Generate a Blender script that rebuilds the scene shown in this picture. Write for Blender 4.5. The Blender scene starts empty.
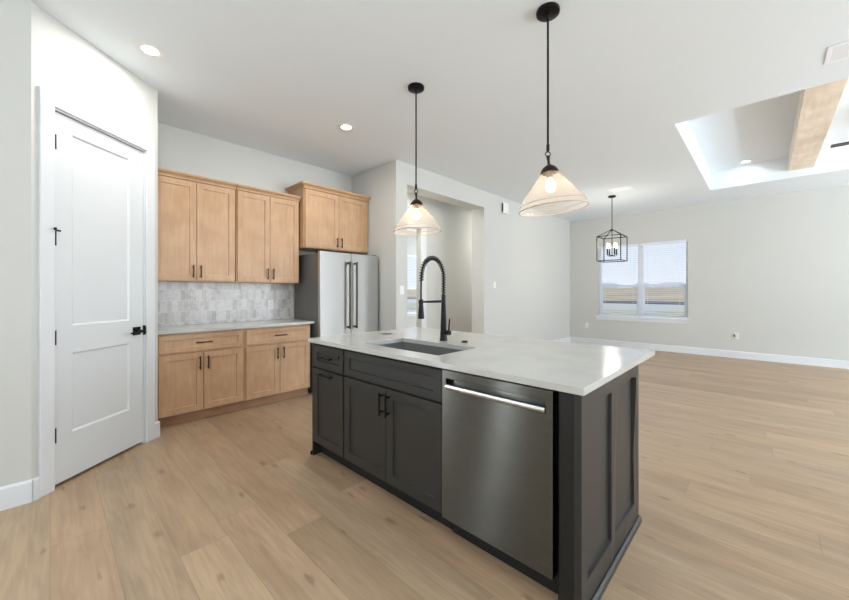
import bpy, bmesh, math, random
from mathutils import Vector, Matrix

# ------------------------------------------------------------------ camera, world, light, exposure
S = bpy.context.scene
C = S.collection
H = 1.28                                  # eye height
YAW = math.atan(340.5 / 357.0)            # heading measured from the world x axis
cam_d = bpy.data.cameras.new('camera')
cam_d.sensor_width = 36.0
cam_d.lens = 357.0 / 849.0 * 36.0
cam_d.shift_y = -8.5 / 849.0
cam_d.clip_start = 0.05
cam_d.clip_end = 500
cam = bpy.data.objects.new('camera', cam_d)
C.objects.link(cam)
cam.location = (0, 0, H)
cam.rotation_euler = (math.pi / 2, 0, YAW - math.pi / 2)
S.camera = cam

S.view_settings.view_transform = 'Standard'
S.view_settings.look = 'None'
S.view_settings.gamma = 1
S.view_settings.use_curve_mapping = False
S.view_settings.exposure = 0.63

def srgb(r, g, b):
    def f(c):
        c = c / 255.0
        return c / 12.92 if c <= 0.04045 else ((c + 0.055) / 1.055) ** 2.4
    return (f(r), f(g), f(b), 1.0)

world = bpy.data.worlds.new('sky')
S.world = world
world.use_nodes = True
wn = world.node_tree.nodes
wl = world.node_tree.links
wn.clear()
wo = wn.new('ShaderNodeOutputWorld')
wb = wn.new('ShaderNodeBackground')
wr = wn.new('ShaderNodeValToRGB')
wx = wn.new('ShaderNodeSeparateXYZ')
wc = wn.new('ShaderNodeTexCoord')
wl.new(wc.outputs['Generated'], wx.inputs[0])
wl.new(wx.outputs['Z'], wr.inputs[0])
wr.color_ramp.elements[0].position = 0.0
wr.color_ramp.elements[0].color = srgb(232, 238, 250)
wr.color_ramp.elements[1].position = 0.6
wr.color_ramp.elements[1].color = srgb(196, 215, 242)
wl.new(wr.outputs[0], wb.inputs[0])
wb.inputs[1].default_value = 0.74
wl.new(wb.outputs[0], wo.inputs[0])

def area(name, loc, rot, sx, sy, power, col=(1, 1, 1)):
    d = bpy.data.lights.new(name, 'AREA')
    d.shape = 'RECTANGLE'
    d.size = sx
    d.size_y = sy
    d.energy = power
    d.color = col
    o = bpy.data.objects.new(name, d)
    C.objects.link(o)
    o.location = loc
    o.rotation_euler = rot
    return o
P2 = math.pi / 2
DAY = (0.86, 0.955, 1.05)
# daylight in the openings of the walls behind the camera; patio, kitchen and side fill window openings, the rest are added
area('daylight_patio', (5.1, -5.97, 1.45), (P2, 0, 0), 5.0, 2.2, 166, DAY)
area('daylight_kitchen', (-0.8, -5.97, 1.55), (P2, 0, 0), 1.7, 1.6, 1, DAY)
area('daylight_side', (-3.97, -1.3, 1.55), (0, -P2, 0), 1.8, 1.7, 6, DAY)
area('streak_fill_wide', (-2.8, 3.21, 1.25), (-P2, 0, 0), 0.40, 2.1, 26, DAY)  # added light that puts a bright streak on the dishwasher
area('streak_fill_slot', (-1.05, 3.21, 1.25), (-P2, 0, 0), 0.14, 2.1, 8, DAY)  # added narrow light for a streak at the dishwasher's left edge
area('back_room_fill', (9.05, 6.6, 1.5), (0, P2, 0), 1.6, 1.2, 50, DAY)  # added fill for the study, no window behind it
# added upward fill strips, out of view, that brighten the ceiling
area('ceiling_fill_patio', (5.1, -5.85, 0.9), (P2 + 1.55, 0, 0), 5.0, 0.6, 340, DAY)
area('ceiling_fill_kitchen', (-0.8, -5.85, 1.1), (P2 + 1.5, 0, 0), 1.7, 0.5, 80, DAY)
area('ceiling_fill_side', (-3.85, -1.3, 1.1), (0, -P2 - 1.5, 0), 0.5, 1.7, 70, DAY)

# ------------------------------------------------------------------ materials
def mat(name, col, rough=0.5, metal=0.0, **kw):
    m = bpy.data.materials.new(name)
    m.use_nodes = True
    b = m.node_tree.nodes['Principled BSDF']
    b.inputs['Base Color'].default_value = col
    b.inputs['Roughness'].default_value = rough
    b.inputs['Metallic'].default_value = metal
    for k, v in kw.items():
        b.inputs[k.replace('_', ' ')].default_value = v
    return m

def nodes(m):
    t = m.node_tree
    return t, t.nodes, t.links, t.nodes['Principled BSDF']

def noise_bump(m, scale=200, strength=0.05, dist=0.002, stretch=None):
    t, n, l, b = nodes(m)
    tc = n.new('ShaderNodeTexCoord')
    nz = n.new('ShaderNodeTexNoise')
    nz.inputs['Scale'].default_value = scale
    nz.inputs['Detail'].default_value = 3
    if stretch:
        mp = n.new('ShaderNodeMapping')
        mp.inputs['Scale'].default_value = stretch
        l.new(tc.outputs['Object'], mp.inputs[0])
        l.new(mp.outputs[0], nz.inputs[0])
    else:
        l.new(tc.outputs['Object'], nz.inputs[0])
    bp = n.new('ShaderNodeBump')
    bp.inputs['Strength'].default_value = strength
    bp.inputs['Distance'].default_value = dist
    l.new(nz.outputs['Fac'], bp.inputs['Height'])
    l.new(bp.outputs[0], b.inputs['Normal'])
    return m

M = {}
M['wall'] = noise_bump(mat('wall_paint', srgb(208, 208, 203), 0.85), 120, 0.25, 0.002)
M['ceiling'] = noise_bump(mat('ceiling_paint', srgb(236, 243, 248), 0.9), 90, 0.2, 0.002)
M['white'] = mat('white_trim', srgb(228, 230, 232), 0.45)
M['door'] = mat('white_door', srgb(222, 225, 226), 0.4)
M['plate'] = mat('white_plastic', srgb(240, 240, 238), 0.35)
M['vent'] = mat('white_enamel', srgb(246, 250, 255), 0.4)
M['slot'] = mat('dark_slot', srgb(60, 60, 60), 0.6)
M['black'] = mat('black_metal', srgb(22, 22, 23), 0.38, 0.6)
M['bronze'] = mat('dark_bronze', srgb(58, 44, 36), 0.35, 0.8)
M['island'] = mat('island_paint', srgb(43, 43, 41), 0.36)
M['post'] = mat('island_near_black', srgb(14, 15, 13), 0.55)  # near-black; on the island bodies it paints in the shade of the gaps
M['gap'] = mat('dark_gap', srgb(16, 16, 16), 0.7)
M['rubber'] = mat('rubber', srgb(25, 25, 25), 0.7)
M['sink'] = mat('sink_composite', srgb(120, 120, 118), 0.4, 0.3)
M['bulb'] = mat('bulb_glow', srgb(255, 226, 180), 0.4)
M['bulb'].node_tree.nodes['Principled BSDF'].inputs['Emission Color'].default_value = srgb(255, 214, 160)
M['bulb'].node_tree.nodes['Principled BSDF'].inputs['Emission Strength'].default_value = 7
M['lens'] = mat('lamp_lens', srgb(255, 250, 240), 0.4)
M['lens'].node_tree.nodes['Principled BSDF'].inputs['Emission Color'].default_value = srgb(255, 244, 226)
M['lens'].node_tree.nodes['Principled BSDF'].inputs['Emission Strength'].default_value = 5
M['slat'] = mat('blind_slat', srgb(232, 238, 250), 0.5)
M['vinyl'] = mat('white_vinyl', srgb(250, 250, 250), 0.4)
M['fan'] = mat('fan_dark', srgb(70, 66, 62), 0.5)

def wood(name, c1, c2, grain=(14, 14, 1.2), rough=0.42, scale=3.0):
    m = mat(name, c1, rough)
    t, n, l, b = nodes(m)
    tc = n.new('ShaderNodeTexCoord')
    oi = n.new('ShaderNodeObjectInfo')
    ad = n.new('ShaderNodeVectorMath'); ad.operation = 'ADD'
    sc = n.new('ShaderNodeVectorMath'); sc.operation = 'SCALE'; sc.inputs['Scale'].default_value = 0.37
    mp = n.new('ShaderNodeMapping'); mp.inputs['Scale'].default_value = grain
    l.new(oi.outputs['Location'], sc.inputs[0])
    l.new(tc.outputs['Object'], ad.inputs[0]); l.new(sc.outputs[0], ad.inputs[1])
    l.new(ad.outputs[0], mp.inputs[0])
    nz = n.new('ShaderNodeTexNoise'); nz.inputs['Scale'].default_value = scale
    nz.inputs['Detail'].default_value = 6; nz.inputs['Distortion'].default_value = 0.6
    l.new(mp.outputs[0], nz.inputs[0])
    n2 = n.new('ShaderNodeTexNoise'); n2.inputs['Scale'].default_value = 5
    l.new(ad.outputs[0], n2.inputs[0])
    mx = n.new('ShaderNodeMath'); mx.operation = 'ADD'
    l.new(nz.outputs['Fac'], mx.inputs[0]); l.new(n2.outputs['Fac'], mx.inputs[1])
    rp = n.new('ShaderNodeValToRGB')
    rp.color_ramp.elements[0].position = 0.38; rp.color_ramp.elements[0].color = c2
    rp.color_ramp.elements[1].position = 0.66; rp.color_ramp.elements[1].color = c1
    hf = n.new('ShaderNodeMath'); hf.operation = 'MULTIPLY'; hf.inputs[1].default_value = 0.5
    l.new(mx.outputs[0], hf.inputs[0]); l.new(hf.outputs[0], rp.inputs[0])
    l.new(rp.outputs[0], b.inputs['Base Color'])
    return m
M['maple'] = wood('maple', srgb(203, 166, 130), srgb(186, 147, 111))
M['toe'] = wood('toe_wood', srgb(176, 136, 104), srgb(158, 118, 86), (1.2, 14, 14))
M['beam'] = wood('beam_wood', srgb(247, 236, 220), srgb(230, 211, 188), (0.8, 6, 6), 0.6, 3.5)

def quartz():
    m = mat('white_quartz', srgb(203, 202, 198), 0.16)
    t, n, l, b = nodes(m)
    tc = n.new('ShaderNodeTexCoord')
    nz = n.new('ShaderNodeTexNoise'); nz.inputs['Scale'].default_value = 6; nz.inputs['Detail'].default_value = 8
    l.new(tc.outputs['Object'], nz.inputs[0])
    rp = n.new('ShaderNodeValToRGB')
    rp.color_ramp.elements[0].position = 0.3; rp.color_ramp.elements[0].color = srgb(190, 190, 185)
    rp.color_ramp.elements[1].position = 0.7; rp.color_ramp.elements[1].color = srgb(199, 199, 194)
    l.new(nz.outputs['Fac'], rp.inputs[0]); l.new(rp.outputs[0], b.inputs['Base Color'])
    return m
M['quartz'] = quartz()

def steel(name, col, rough=0.3, aniso=0.75, rot=0.0, stretch=(1, 1, 260)):
    m = mat(name, col, rough, 1.0)
    t, n, l, b = nodes(m)
    tc = n.new('ShaderNodeTexCoord')
    mp = n.new('ShaderNodeMapping'); mp.inputs['Scale'].default_value = stretch
    nz = n.new('ShaderNodeTexNoise'); nz.inputs['Scale'].default_value = 4; nz.inputs['Detail'].default_value = 2
    l.new(tc.outputs['Object'], mp.inputs[0]); l.new(mp.outputs[0], nz.inputs[0])
    mr = n.new('ShaderNodeMapRange')
    mr.inputs['To Min'].default_value = rough - 0.04; mr.inputs['To Max'].default_value = rough + 0.05
    l.new(nz.outputs['Fac'], mr.inputs[0]); l.new(mr.outputs[0], b.inputs['Roughness'])
    tg = n.new('ShaderNodeCombineXYZ'); tg.inputs[2].default_value = 1.0     # horizontal brushing spreads highlights up and down
    l.new(tg.outputs[0], b.inputs['Tangent'])
    b.inputs['Anisotropic'].default_value = aniso
    b.inputs['Anisotropic Rotation'].default_value = rot
    return m
M['steel'] = steel('brushed_steel', srgb(98, 98, 93), 0.28, 1.0)
M['steel_fridge'] = steel('brushed_steel_fridge', srgb(214, 216, 217), 0.40, 0.95)
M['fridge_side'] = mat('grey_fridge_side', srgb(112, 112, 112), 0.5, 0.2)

def floor_mat():
    m = mat('oak_planks', srgb(190, 165, 140), 0.36)
    t, n, l, b = nodes(m)
    tc = n.new('ShaderNodeTexCoord')
    sep = n.new('ShaderNodeSeparateXYZ'); l.new(tc.outputs['Object'], sep.inputs[0])
    def math_(op, a, bb=None):
        q = n.new('ShaderNodeMath'); q.operation = op
        for i, v in enumerate((a, bb)):
            if v is None: continue
            if isinstance(v, (int, float)): q.inputs[i].default_value = v
            else: l.new(v, q.inputs[i])
        return q.outputs[0]
    W, L = 0.215, 1.83
    u = math_('DIVIDE', sep.outputs['X'], W)
    row = math_('FLOOR', u)
    wn1 = n.new('ShaderNodeTexWhiteNoise'); wn1.noise_dimensions = '1D'; l.new(row, wn1.inputs['W'])
    v = math_('ADD', math_('DIVIDE', sep.outputs['Y'], L), wn1.outputs['Value'])
    colm = math_('FLOOR', v)
    cb = n.new('ShaderNodeCombineXYZ'); l.new(row, cb.inputs[0]); l.new(colm, cb.inputs[1])
    wn2 = n.new('ShaderNodeTexWhiteNoise'); wn2.noise_dimensions = '3D'; l.new(cb.outputs[0], wn2.inputs['Vector'])
    # grain, displaced per plank
    off = n.new('ShaderNodeVectorMath'); off.operation = 'SCALE'; off.inputs['Scale'].default_value = 37.0
    l.new(wn2.outputs['Color'], off.inputs[0])
    ad = n.new('ShaderNodeVectorMath'); ad.operation = 'ADD'
    l.new(tc.outputs['Object'], ad.inputs[0]); l.new(off.outputs[0], ad.inputs[1])
    mp = n.new('ShaderNodeMapping'); mp.inputs['Scale'].default_value = (26, 1.7, 1)
    l.new(ad.outputs[0], mp.inputs[0])
    g = n.new('ShaderNodeTexNoise'); g.inputs['Scale'].default_value = 2.0; g.inputs['Detail'].default_value = 7
    g.inputs['Distortion'].default_value = 0.8
    l.new(mp.outputs[0], g.inputs[0])
    mp2 = n.new('ShaderNodeMapping'); mp2.inputs['Scale'].default_value = (5, 1.1, 1)
    l.new(ad.outputs[0], mp2.inputs[0])
    g2 = n.new('ShaderNodeTexNoise'); g2.inputs['Scale'].default_value = 1.6; g2.inputs['Detail'].default_value = 3
    l.new(mp2.outputs[0], g2.inputs[0])
    plank = n.new('ShaderNodeValToRGB')
    e = plank.color_ramp.elements
    e[0].position = 0; e[0].color = srgb(168, 142, 114)
    e[1].position = 1; e[1].color = srgb(190, 164, 133)
    k = plank.color_ramp.elements.new(0.35); k.color = srgb(184, 155, 125)
    k = plank.color_ramp.elements.new(0.7); k.color = srgb(176, 152, 125)
    l.new(wn2.outputs['Value'], plank.inputs[0])
    gr = n.new('ShaderNodeValToRGB')
    gr.color_ramp.elements[0].position = 0.28; gr.color_ramp.elements[0].color = (0.78, 0.76, 0.74, 1)
    gr.color_ramp.elements[1].position = 0.66; gr.color_ramp.elements[1].color = (1.06, 1.06, 1.06, 1)
    l.new(g.outputs['Fac'], gr.inputs[0])
    m1 = n.new('ShaderNodeMix'); m1.data_type = 'RGBA'; m1.blend_type = 'MULTIPLY'; m1.inputs[0].default_value = 0.75
    l.new(plank.outputs[0], m1.inputs[6]); l.new(gr.outputs[0], m1.inputs[7])
    gr2 = n.new('ShaderNodeValToRGB')
    gr2.color_ramp.elements[0].position = 0.3; gr2.color_ramp.elements[0].color = (0.82, 0.81, 0.80, 1)
    gr2.color_ramp.elements[1].position = 0.6; gr2.color_ramp.elements[1].color = (1.04, 1.04, 1.03, 1)
    l.new(g2.outputs['Fac'], gr2.inputs[0])
    m2 = n.new('ShaderNodeMix'); m2.data_type = 'RGBA'; m2.blend_type = 'MULTIPLY'; m2.inputs[0].default_value = 0.8
    l.new(m1.outputs[2], m2.inputs[6]); l.new(gr2.outputs[0], m2.inputs[7])
    # knots
    mp3 = n.new('ShaderNodeMapping'); mp3.inputs['Scale'].default_value = (5.2, 2.1, 1)
    l.new(ad.outputs[0], mp3.inputs[0])
    vo = n.new('ShaderNodeTexVoronoi'); vo.inputs['Scale'].default_value = 0.75; vo.voronoi_dimensions = '2D'
    l.new(mp3.outputs[0], vo.inputs['Vector'])
    kn = n.new('ShaderNodeValToRGB')
    kn.color_ramp.elements[0].position = 0.02; kn.color_ramp.elements[0].color = (0.62, 0.59, 0.57, 1)
    kn.color_ramp.elements[1].position = 0.07; kn.color_ramp.elements[1].color = (1, 1, 1, 1)
    l.new(math_('ADD', vo.outputs['Distance'], math_('MULTIPLY', math_('SUBTRACT', g.outputs['Fac'], 0.5), 0.22)), kn.inputs[0])
    m3 = n.new('ShaderNodeMix'); m3.data_type = 'RGBA'; m3.blend_type = 'MULTIPLY'; m3.inputs[0].default_value = 0.8
    l.new(m2.outputs[2], m3.inputs[6]); l.new(kn.outputs[0], m3.inputs[7])
    # seams
    fu = math_('FRACT', u); fv = math_('FRACT', v)
    du = math_('MULTIPLY', math_('MINIMUM', fu, math_('SUBTRACT', 1.0, fu)), W)
    dv = math_('MULTIPLY', math_('MINIMUM', fv, math_('SUBTRACT', 1.0, fv)), L)
    dd = math_('MINIMUM', du, dv)
    seam = n.new('ShaderNodeMapRange'); seam.inputs['From Min'].default_value = 0.0007; seam.inputs['From Max'].default_value = 0.0022
    seam.inputs['To Min'].default_value = 0.74; seam.inputs['To Max'].default_value = 1.0
    l.new(dd, seam.inputs[0])
    m4 = n.new('ShaderNodeMix'); m4.data_type = 'RGBA'; m4.blend_type = 'MULTIPLY'; m4.inputs[0].default_value = 1.0
    l.new(m3.outputs[2], m4.inputs[6]); l.new(seam.outputs[0], m4.inputs[7])
    l.new(m4.outputs[2], b.inputs['Base Color'])
    rr = n.new('ShaderNodeMapRange'); rr.inputs['To Min'].default_value = 0.34; rr.inputs['To Max'].default_value = 0.46
    l.new(g.outputs['Fac'], rr.inputs[0]); l.new(rr.outputs[0], b.inputs['Roughness'])
    bp = n.new('ShaderNodeBump'); bp.inputs['Strength'].default_value = 0.12; bp.inputs['Distance'].default_value = 0.002
    l.new(math_('ADD', g.outputs['Fac'], math_('MULTIPLY', seam.outputs[0], 1.5)), bp.inputs['Height'])
    l.new(bp.outputs[0], b.inputs['Normal'])
    return m
M['floor'] = floor_mat()

def tile_mat():
    m = mat('marble_tiles', srgb(215, 212, 208), 0.3)
    t, n, l, b = nodes(m)
    tc = n.new('ShaderNodeTexCoord')
    mp = n.new('ShaderNodeMapping'); mp.inputs['Rotation'].default_value = (-math.pi / 2, 0, 0)
    l.new(tc.outputs['Object'], mp.inputs[0])
    br = n.new('ShaderNodeTexBrick')
    br.offset = 0.5; br.squash = 1.0
    br.inputs['Scale'].default_value = 1.0
    br.inputs['Brick Width'].default_value = 0.05
    br.inputs['Row Height'].default_value = 0.118
    br.inputs['Mortar Size'].default_value = 0.0018
    br.inputs['Bias'].default_value = -0.05
    br.inputs['Color1'].default_value = srgb(226, 223, 219)
    br.inputs['Color2'].default_value = srgb(188, 184, 180)
    br.inputs['Mortar'].default_value = srgb(232, 230, 227)
    l.new(mp.outputs[0], br.inputs[0])
    wv = n.new('ShaderNodeTexNoise'); wv.inputs['Scale'].default_value = 14; wv.inputs['Detail'].default_value = 6
    wv.inputs['Distortion'].default_value = 1.4
    l.new(tc.outputs['Object'], wv.inputs[0])
    rp = n.new('ShaderNodeValToRGB')
    rp.color_ramp.elements[0].position = 0.34; rp.color_ramp.elements[0].color = (0.74, 0.73, 0.73, 1)
    rp.color_ramp.elements[1].position = 0.52; rp.color_ramp.elements[1].color = (1, 1, 1, 1)
    l.new(wv.outputs['Fac'], rp.inputs[0])
    mx = n.new('ShaderNodeMix'); mx.data_type = 'RGBA'; mx.blend_type = 'MULTIPLY'; mx.inputs[0].default_value = 0.8
    l.new(br.outputs['Color'], mx.inputs[6]); l.new(rp.outputs[0], mx.inputs[7])
    l.new(mx.outputs[2], b.inputs['Base Color'])
    return m
M['tile'] = tile_mat()

def shade_glass():
    m = bpy.data.materials.new('ribbed_glass')
    m.use_nodes = True
    t = m.node_tree; n = t.nodes; l = t.links; n.clear()
    o = n.new('ShaderNodeOutputMaterial')
    tr = n.new('ShaderNodeBsdfTransparent'); tr.inputs[0].default_value = (0.97, 0.955, 0.94, 1)
    gl = n.new('ShaderNodeBsdfGlossy'); gl.inputs['Roughness'].default_value = 0.12
    df = n.new('ShaderNodeBsdfTranslucent'); df.inputs[0].default_value = srgb(250, 244, 236)
    d2 = n.new('ShaderNodeBsdfDiffuse'); d2.inputs[0].default_value = srgb(245, 238, 230)
    lw = n.new('ShaderNodeLayerWeight'); lw.inputs[0].default_value = 0.25
    fr = n.new('ShaderNodeMath'); fr.operation = 'MULTIPLY'; fr.inputs[1].default_value = 0.22
    l.new(lw.outputs['Facing'], fr.inputs[0])
    ms = n.new('ShaderNodeMixShader'); ms.inputs[0].default_value = 0.5
    l.new(df.outputs[0], ms.inputs[1]); l.new(d2.outputs[0], ms.inputs[2])
    m1 = n.new('ShaderNodeMixShader'); m1.inputs[0].default_value = 0.13
    l.new(tr.outputs[0], m1.inputs[1]); l.new(ms.outputs[0], m1.inputs[2])
    m2 = n.new('ShaderNodeMixShader')
    l.new(fr.outputs[0], m2.inputs[0]); l.new(m1.outputs[0], m2.inputs[1]); l.new(gl.outputs[0], m2.inputs[2])
    l.new(m2.outputs[0], o.inputs[0])
    return m
M['shade'] = shade_glass()
M['rim'] = mat('thick_glass_rim', srgb(186, 176, 164), 0.2)

def pane_glass():
    m = bpy.data.materials.new('window_glass')
    m.use_nodes = True
    t = m.node_tree; n = t.nodes; l = t.links; n.clear()
    o = n.new('ShaderNodeOutputMaterial')
    tr = n.new('ShaderNodeBsdfTransparent'); tr.inputs[0].default_value = (0.97, 0.98, 0.98, 1)
    gl = n.new('ShaderNodeBsdfGlossy'); gl.inputs['Roughness'].default_value = 0.02
    fr = n.new('ShaderNodeLayerWeight'); fr.inputs[0].default_value = 0.03
    m2 = n.new('ShaderNodeMixShader')
    l.new(fr.outputs[0], m2.inputs[0]); l.new(tr.outputs[0], m2.inputs[1]); l.new(gl.outputs[0], m2.inputs[2])
    l.new(m2.outputs[0], o.inputs[0])
    return m
M['glass'] = pane_glass()

def grass(name, c1, c2, sc=0.6):
    m = mat(name, c1, 0.95)
    t, n, l, b = nodes(m)
    tc = n.new('ShaderNodeTexCoord')
    nz = n.new('ShaderNodeTexNoise'); nz.inputs['Scale'].default_value = sc; nz.inputs['Detail'].default_value = 8
    l.new(tc.outputs['Object'], nz.inputs[0])
    rp = n.new('ShaderNodeValToRGB')
    rp.color_ramp.elements[0].position = 0.35; rp.color_ramp.elements[0].color = c1
    rp.color_ramp.elements[1].position = 0.65; rp.color_ramp.elements[1].color = c2
    l.new(nz.outputs['Fac'], rp.inputs[0]); l.new(rp.outputs[0], b.inputs['Base Color'])
    return m
M['field'] = grass('dry_field', srgb(214, 174, 126), srgb(240, 208, 158), 0.1)
M['lawn'] = grass('lawn', srgb(206, 194, 152), srgb(228, 216, 180), 1.2)
M['verge'] = grass('far_verge', srgb(150, 152, 118), srgb(200, 196, 158), 0.8)
M['road'] = mat('asphalt', srgb(84, 88, 92), 0.9)
M['walk'] = mat('concrete', srgb(232, 224, 206), 0.9)
M['far'] = mat('far_house', srgb(244, 243, 240), 0.9)
M['far_roof'] = mat('far_roof', srgb(236, 236, 236), 0.9)

# ------------------------------------------------------------------ mesh helpers
def box(bm, x0, x1, y0, y1, z0, z1):
    v = [bm.verts.new((x, y, z)) for x in (x0, x1) for y in (y0, y1) for z in (z0, z1)]
    for f in ((0, 1, 3, 2), (4, 6, 7, 5), (0, 4, 5, 1), (2, 3, 7, 6), (0, 2, 6, 4), (1, 5, 7, 3)):
        bm.faces.new([v[i] for i in f])

def tube(bm, pts, r, seg=12, caps=True):
    """round tube through points; r a number or a list"""
    pts = [Vector(p) for p in pts]
    rs = r if isinstance(r, (list, tuple)) else [r] * len(pts)
    rings = []
    up = None
    for i, p in enumerate(pts):
        a = pts[max(i - 1, 0)]; c = pts[min(i + 1, len(pts) - 1)]
        d = (c - a).normalized()
        if up is None:
            up = Vector((0, 0, 1)) if abs(d.z) < 0.9 else Vector((1, 0, 0))
        s = d.cross(up)
        if s.length < 1e-5:
            s = d.cross(Vector((0, 1, 0)))
        s.normalize()
        up = s.cross(d).normalized()
        rings.append([bm.verts.new(p + rs[i] * (math.cos(2 * math.pi * k / seg) * s + math.sin(2 * math.pi * k / seg) * up)) for k in range(seg)])
    for a, b in zip(rings, rings[1:]):
        for k in range(seg):
            bm.faces.new((a[k], a[(k + 1) % seg], b[(k + 1) % seg], b[k]))
    if caps:
        bm.faces.new(list(reversed(rings[0]))); bm.faces.new(rings[-1])

def lathe(bm, prof, seg=32, c=(0, 0), close=False, wob=None):
    """prof = [(r,z)...] about the z axis through c"""
    rings = []
    for r, z in prof:
        if r < 1e-5:
            rings.append([bm.verts.new((c[0], c[1], z))])
        else:
            ring = []
            for k in range(seg):
                rr = r + (wob(k, r) if wob else 0)
                ring.append(bm.verts.new((c[0] + rr * math.cos(2 * math.pi * k / seg), c[1] + rr * math.sin(2 * math.pi * k / seg), z)))
            rings.append(ring)
    pr = list(zip(rings, rings[1:]))
    if close: pr.append((rings[-1], rings[0]))
    for a, b in pr:
        if len(a) == 1 and len(b) == 1: continue
        for k in range(seg):
            k2 = (k + 1) % seg
            if len(a) == 1: bm.faces.new((a[0], b[k2], b[k]))
            elif len(b) == 1: bm.faces.new((a[k], a[k2], b[0]))
            else: bm.faces.new((a[k], a[k2], b[k2], b[k]))

def grid_slab(bm, us, vs, filled, w0, w1, mp):
    """slab in (u,v) with cells left out as holes; mp(u,v,w)->xyz ; one closed surface"""
    cache = {}
    def V(i, j, w):
        k = (i, j, w)
        if k not in cache: cache[k] = bm.verts.new(mp(us[i], vs[j], w))
        return cache[k]
    nu, nv = len(us) - 1, len(vs) - 1
    def F(i, j): return 0 <= i < nu and 0 <= j < nv and filled(i, j)
    for i in range(nu):
        for j in range(nv):
            if not F(i, j): continue
            bm.faces.new((V(i, j, w0), V(i, j + 1, w0), V(i + 1, j + 1, w0), V(i + 1, j, w0)))
            bm.faces.new((V(i, j, w1), V(i + 1, j, w1), V(i + 1, j + 1, w1), V(i, j + 1, w1)))
            for di, dj, a, b in ((-1, 0, (i, j), (i, j + 1)), (1, 0, (i + 1, j + 1), (i + 1, j)), (0, -1, (i + 1, j), (i, j)), (0, 1, (i, j + 1), (i + 1, j + 1))):
                if not F(i + di, j + dj):
                    bm.faces.new((V(*a, w0), V(*b, w0), V(*b, w1), V(*a, w1)))

def obj(name, bm, m, parent=None, bevel=0.0, smooth=False, seg=2, angle=None):
    bmesh.ops.recalc_face_normals(bm, faces=bm.faces[:])
    me = bpy.data.meshes.new(name)
    bm.to_mesh(me); bm.free()
    me.materials.append(m)
    if smooth:
        for p in me.polygons: p.use_smooth = True
        try: me.set_sharp_from_angle(angle=math.radians(angle or 40))
        except Exception: pass
    o = bpy.data.objects.new(name, me)
    C.objects.link(o)
    if parent: o.parent = parent
    if bevel > 0:
        b = o.modifiers.new('bevel', 'BEVEL'); b.width = bevel; b.segments = seg; b.limit_method = 'ANGLE'
    return o

def boxes(name, lst, m, parent=None, bevel=0.0):
    bm = bmesh.new()
    for b in lst: box(bm, *b)
    return obj(name, bm, m, parent, bevel)

def tag(o, label, cat, group=None):
    o['label'] = label; o['category'] = cat
    if group: o['group'] = group
    return o

def thing(name, label, cat, loc=(0, 0, 0), rz=0, group=None):
    o = bpy.data.objects.new(name, None); C.objects.link(o)
    o.empty_display_size = 0.1
    o.location = loc; o.rotation_euler = (0, 0, rz)
    return tag(o, label, cat, group)

def struct(o):
    o['kind'] = 'structure'
    return o

def dup(root, loc, label, rz=None):
    def cp(o, par):
        c = o.copy(); C.objects.link(c)
        if par: c.parent = par
        for ch in list(o.children): cp(ch, c)
        return c
    r = cp(root, None)
    r.location = loc; r['label'] = label
    if rz is not None: r.rotation_euler = (0, 0, rz)
    return r

# ------------------------------------------------------------------ dimensions
CEIL = 3.05
YK = 4.60         # kitchen wall
YW = 3.58         # wall between great room and hall
XA = 3.20         # fridge alcove wall
X4 = 9.10         # window wall
HY = 4.6          # far wall of the hall
A = Vector((-0.08, 3.24)); B = Vector((0.655, 3.88))
YL = A.y
XB, YB = -4.0, -6.0

# ------------------------------------------------------------------ structure
bm = bmesh.new(); box(bm, XB - 0.1, X4 + 0.2, YB - 0.1, 7.7, -0.12, 0)
struct(obj('floor', bm, M['floor']))

TX0, TX1, TY0, TY1, TZ = 4.56, 7.96, -3.29, 0.69, 3.38
bm = bmesh.new()
grid_slab(bm, [XB - 0.1, TX0, TX1, X4 + 0.2], [YB - 0.1, TY0, TY1, 7.7], lambda i, j: not (i == 1 and j == 1), CEIL, CEIL + 0.12, lambda u, v, w: (u, v, w))
struct(obj('ceiling', bm, M['ceiling']))
bm = bmesh.new()   # raised tray: sides and lid
grid_slab(bm, [TX0 - 0.1, TX0, TX1, TX1 + 0.1], [TY0 - 0.1, TY0, TY1, TY1 + 0.1], lambda i, j: not (i == 1 and j == 1), CEIL + 0.121, TZ, lambda u, v, w: (u, v, w))
box(bm, TX0 - 0.1, TX1 + 0.1, TY0 - 0.1, TY1 + 0.1, TZ, TZ + 0.1)
struct(obj('ceiling_tray', bm, M['ceiling']))

def opening_wall(name, us, vs, holes, w0, w1, mp):
    bm = bmesh.new(); grid_slab(bm, us, vs, lambda i, j: (i, j) not in holes, w0, w1, mp)
    return struct(obj(name, bm, M['wall']))
opening_wall('wall_left', [XB, -3.1, -2.5, -1.18, -0.92, A.x], [0, 2.4, CEIL], {(1, 0), (3, 0)}, YL, YL + 0.12, lambda u, v, w: (u, w, v))  # both unseen openings added for the dishwasher streak lights
# pantry wall, 45 degrees, with its door opening
U = (B - A).normalized(); N = Vector((-U.y, U.x)); LEN = (B - A).length     # N points into the pantry
PANG = math.atan2(U.y, U.x)
S0, S1, DZ = 0.126, 0.836, 2.465
def pm(u, v, w): return (A.x + U.x * u + N.x * w, A.y + U.y * u + N.y * w, v)
bm = bmesh.new()
grid_slab(bm, [0, S0, S1, LEN], [0, DZ, CEIL], lambda i, j: not (i == 1 and j == 0), 0.0, 0.12, pm)
struct(obj('wall_pantry', bm, M['wall']))
struct(boxes('wall_pantry_return', [(B.x - 0.12, B.x, B.y + 0.01, YK, 0, CEIL)], M['wall']))
struct(boxes('wall_kitchen', [(B.x - 0.12, XA, YK, YK + 0.12, 0, CEIL)], M['wall']))
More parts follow.
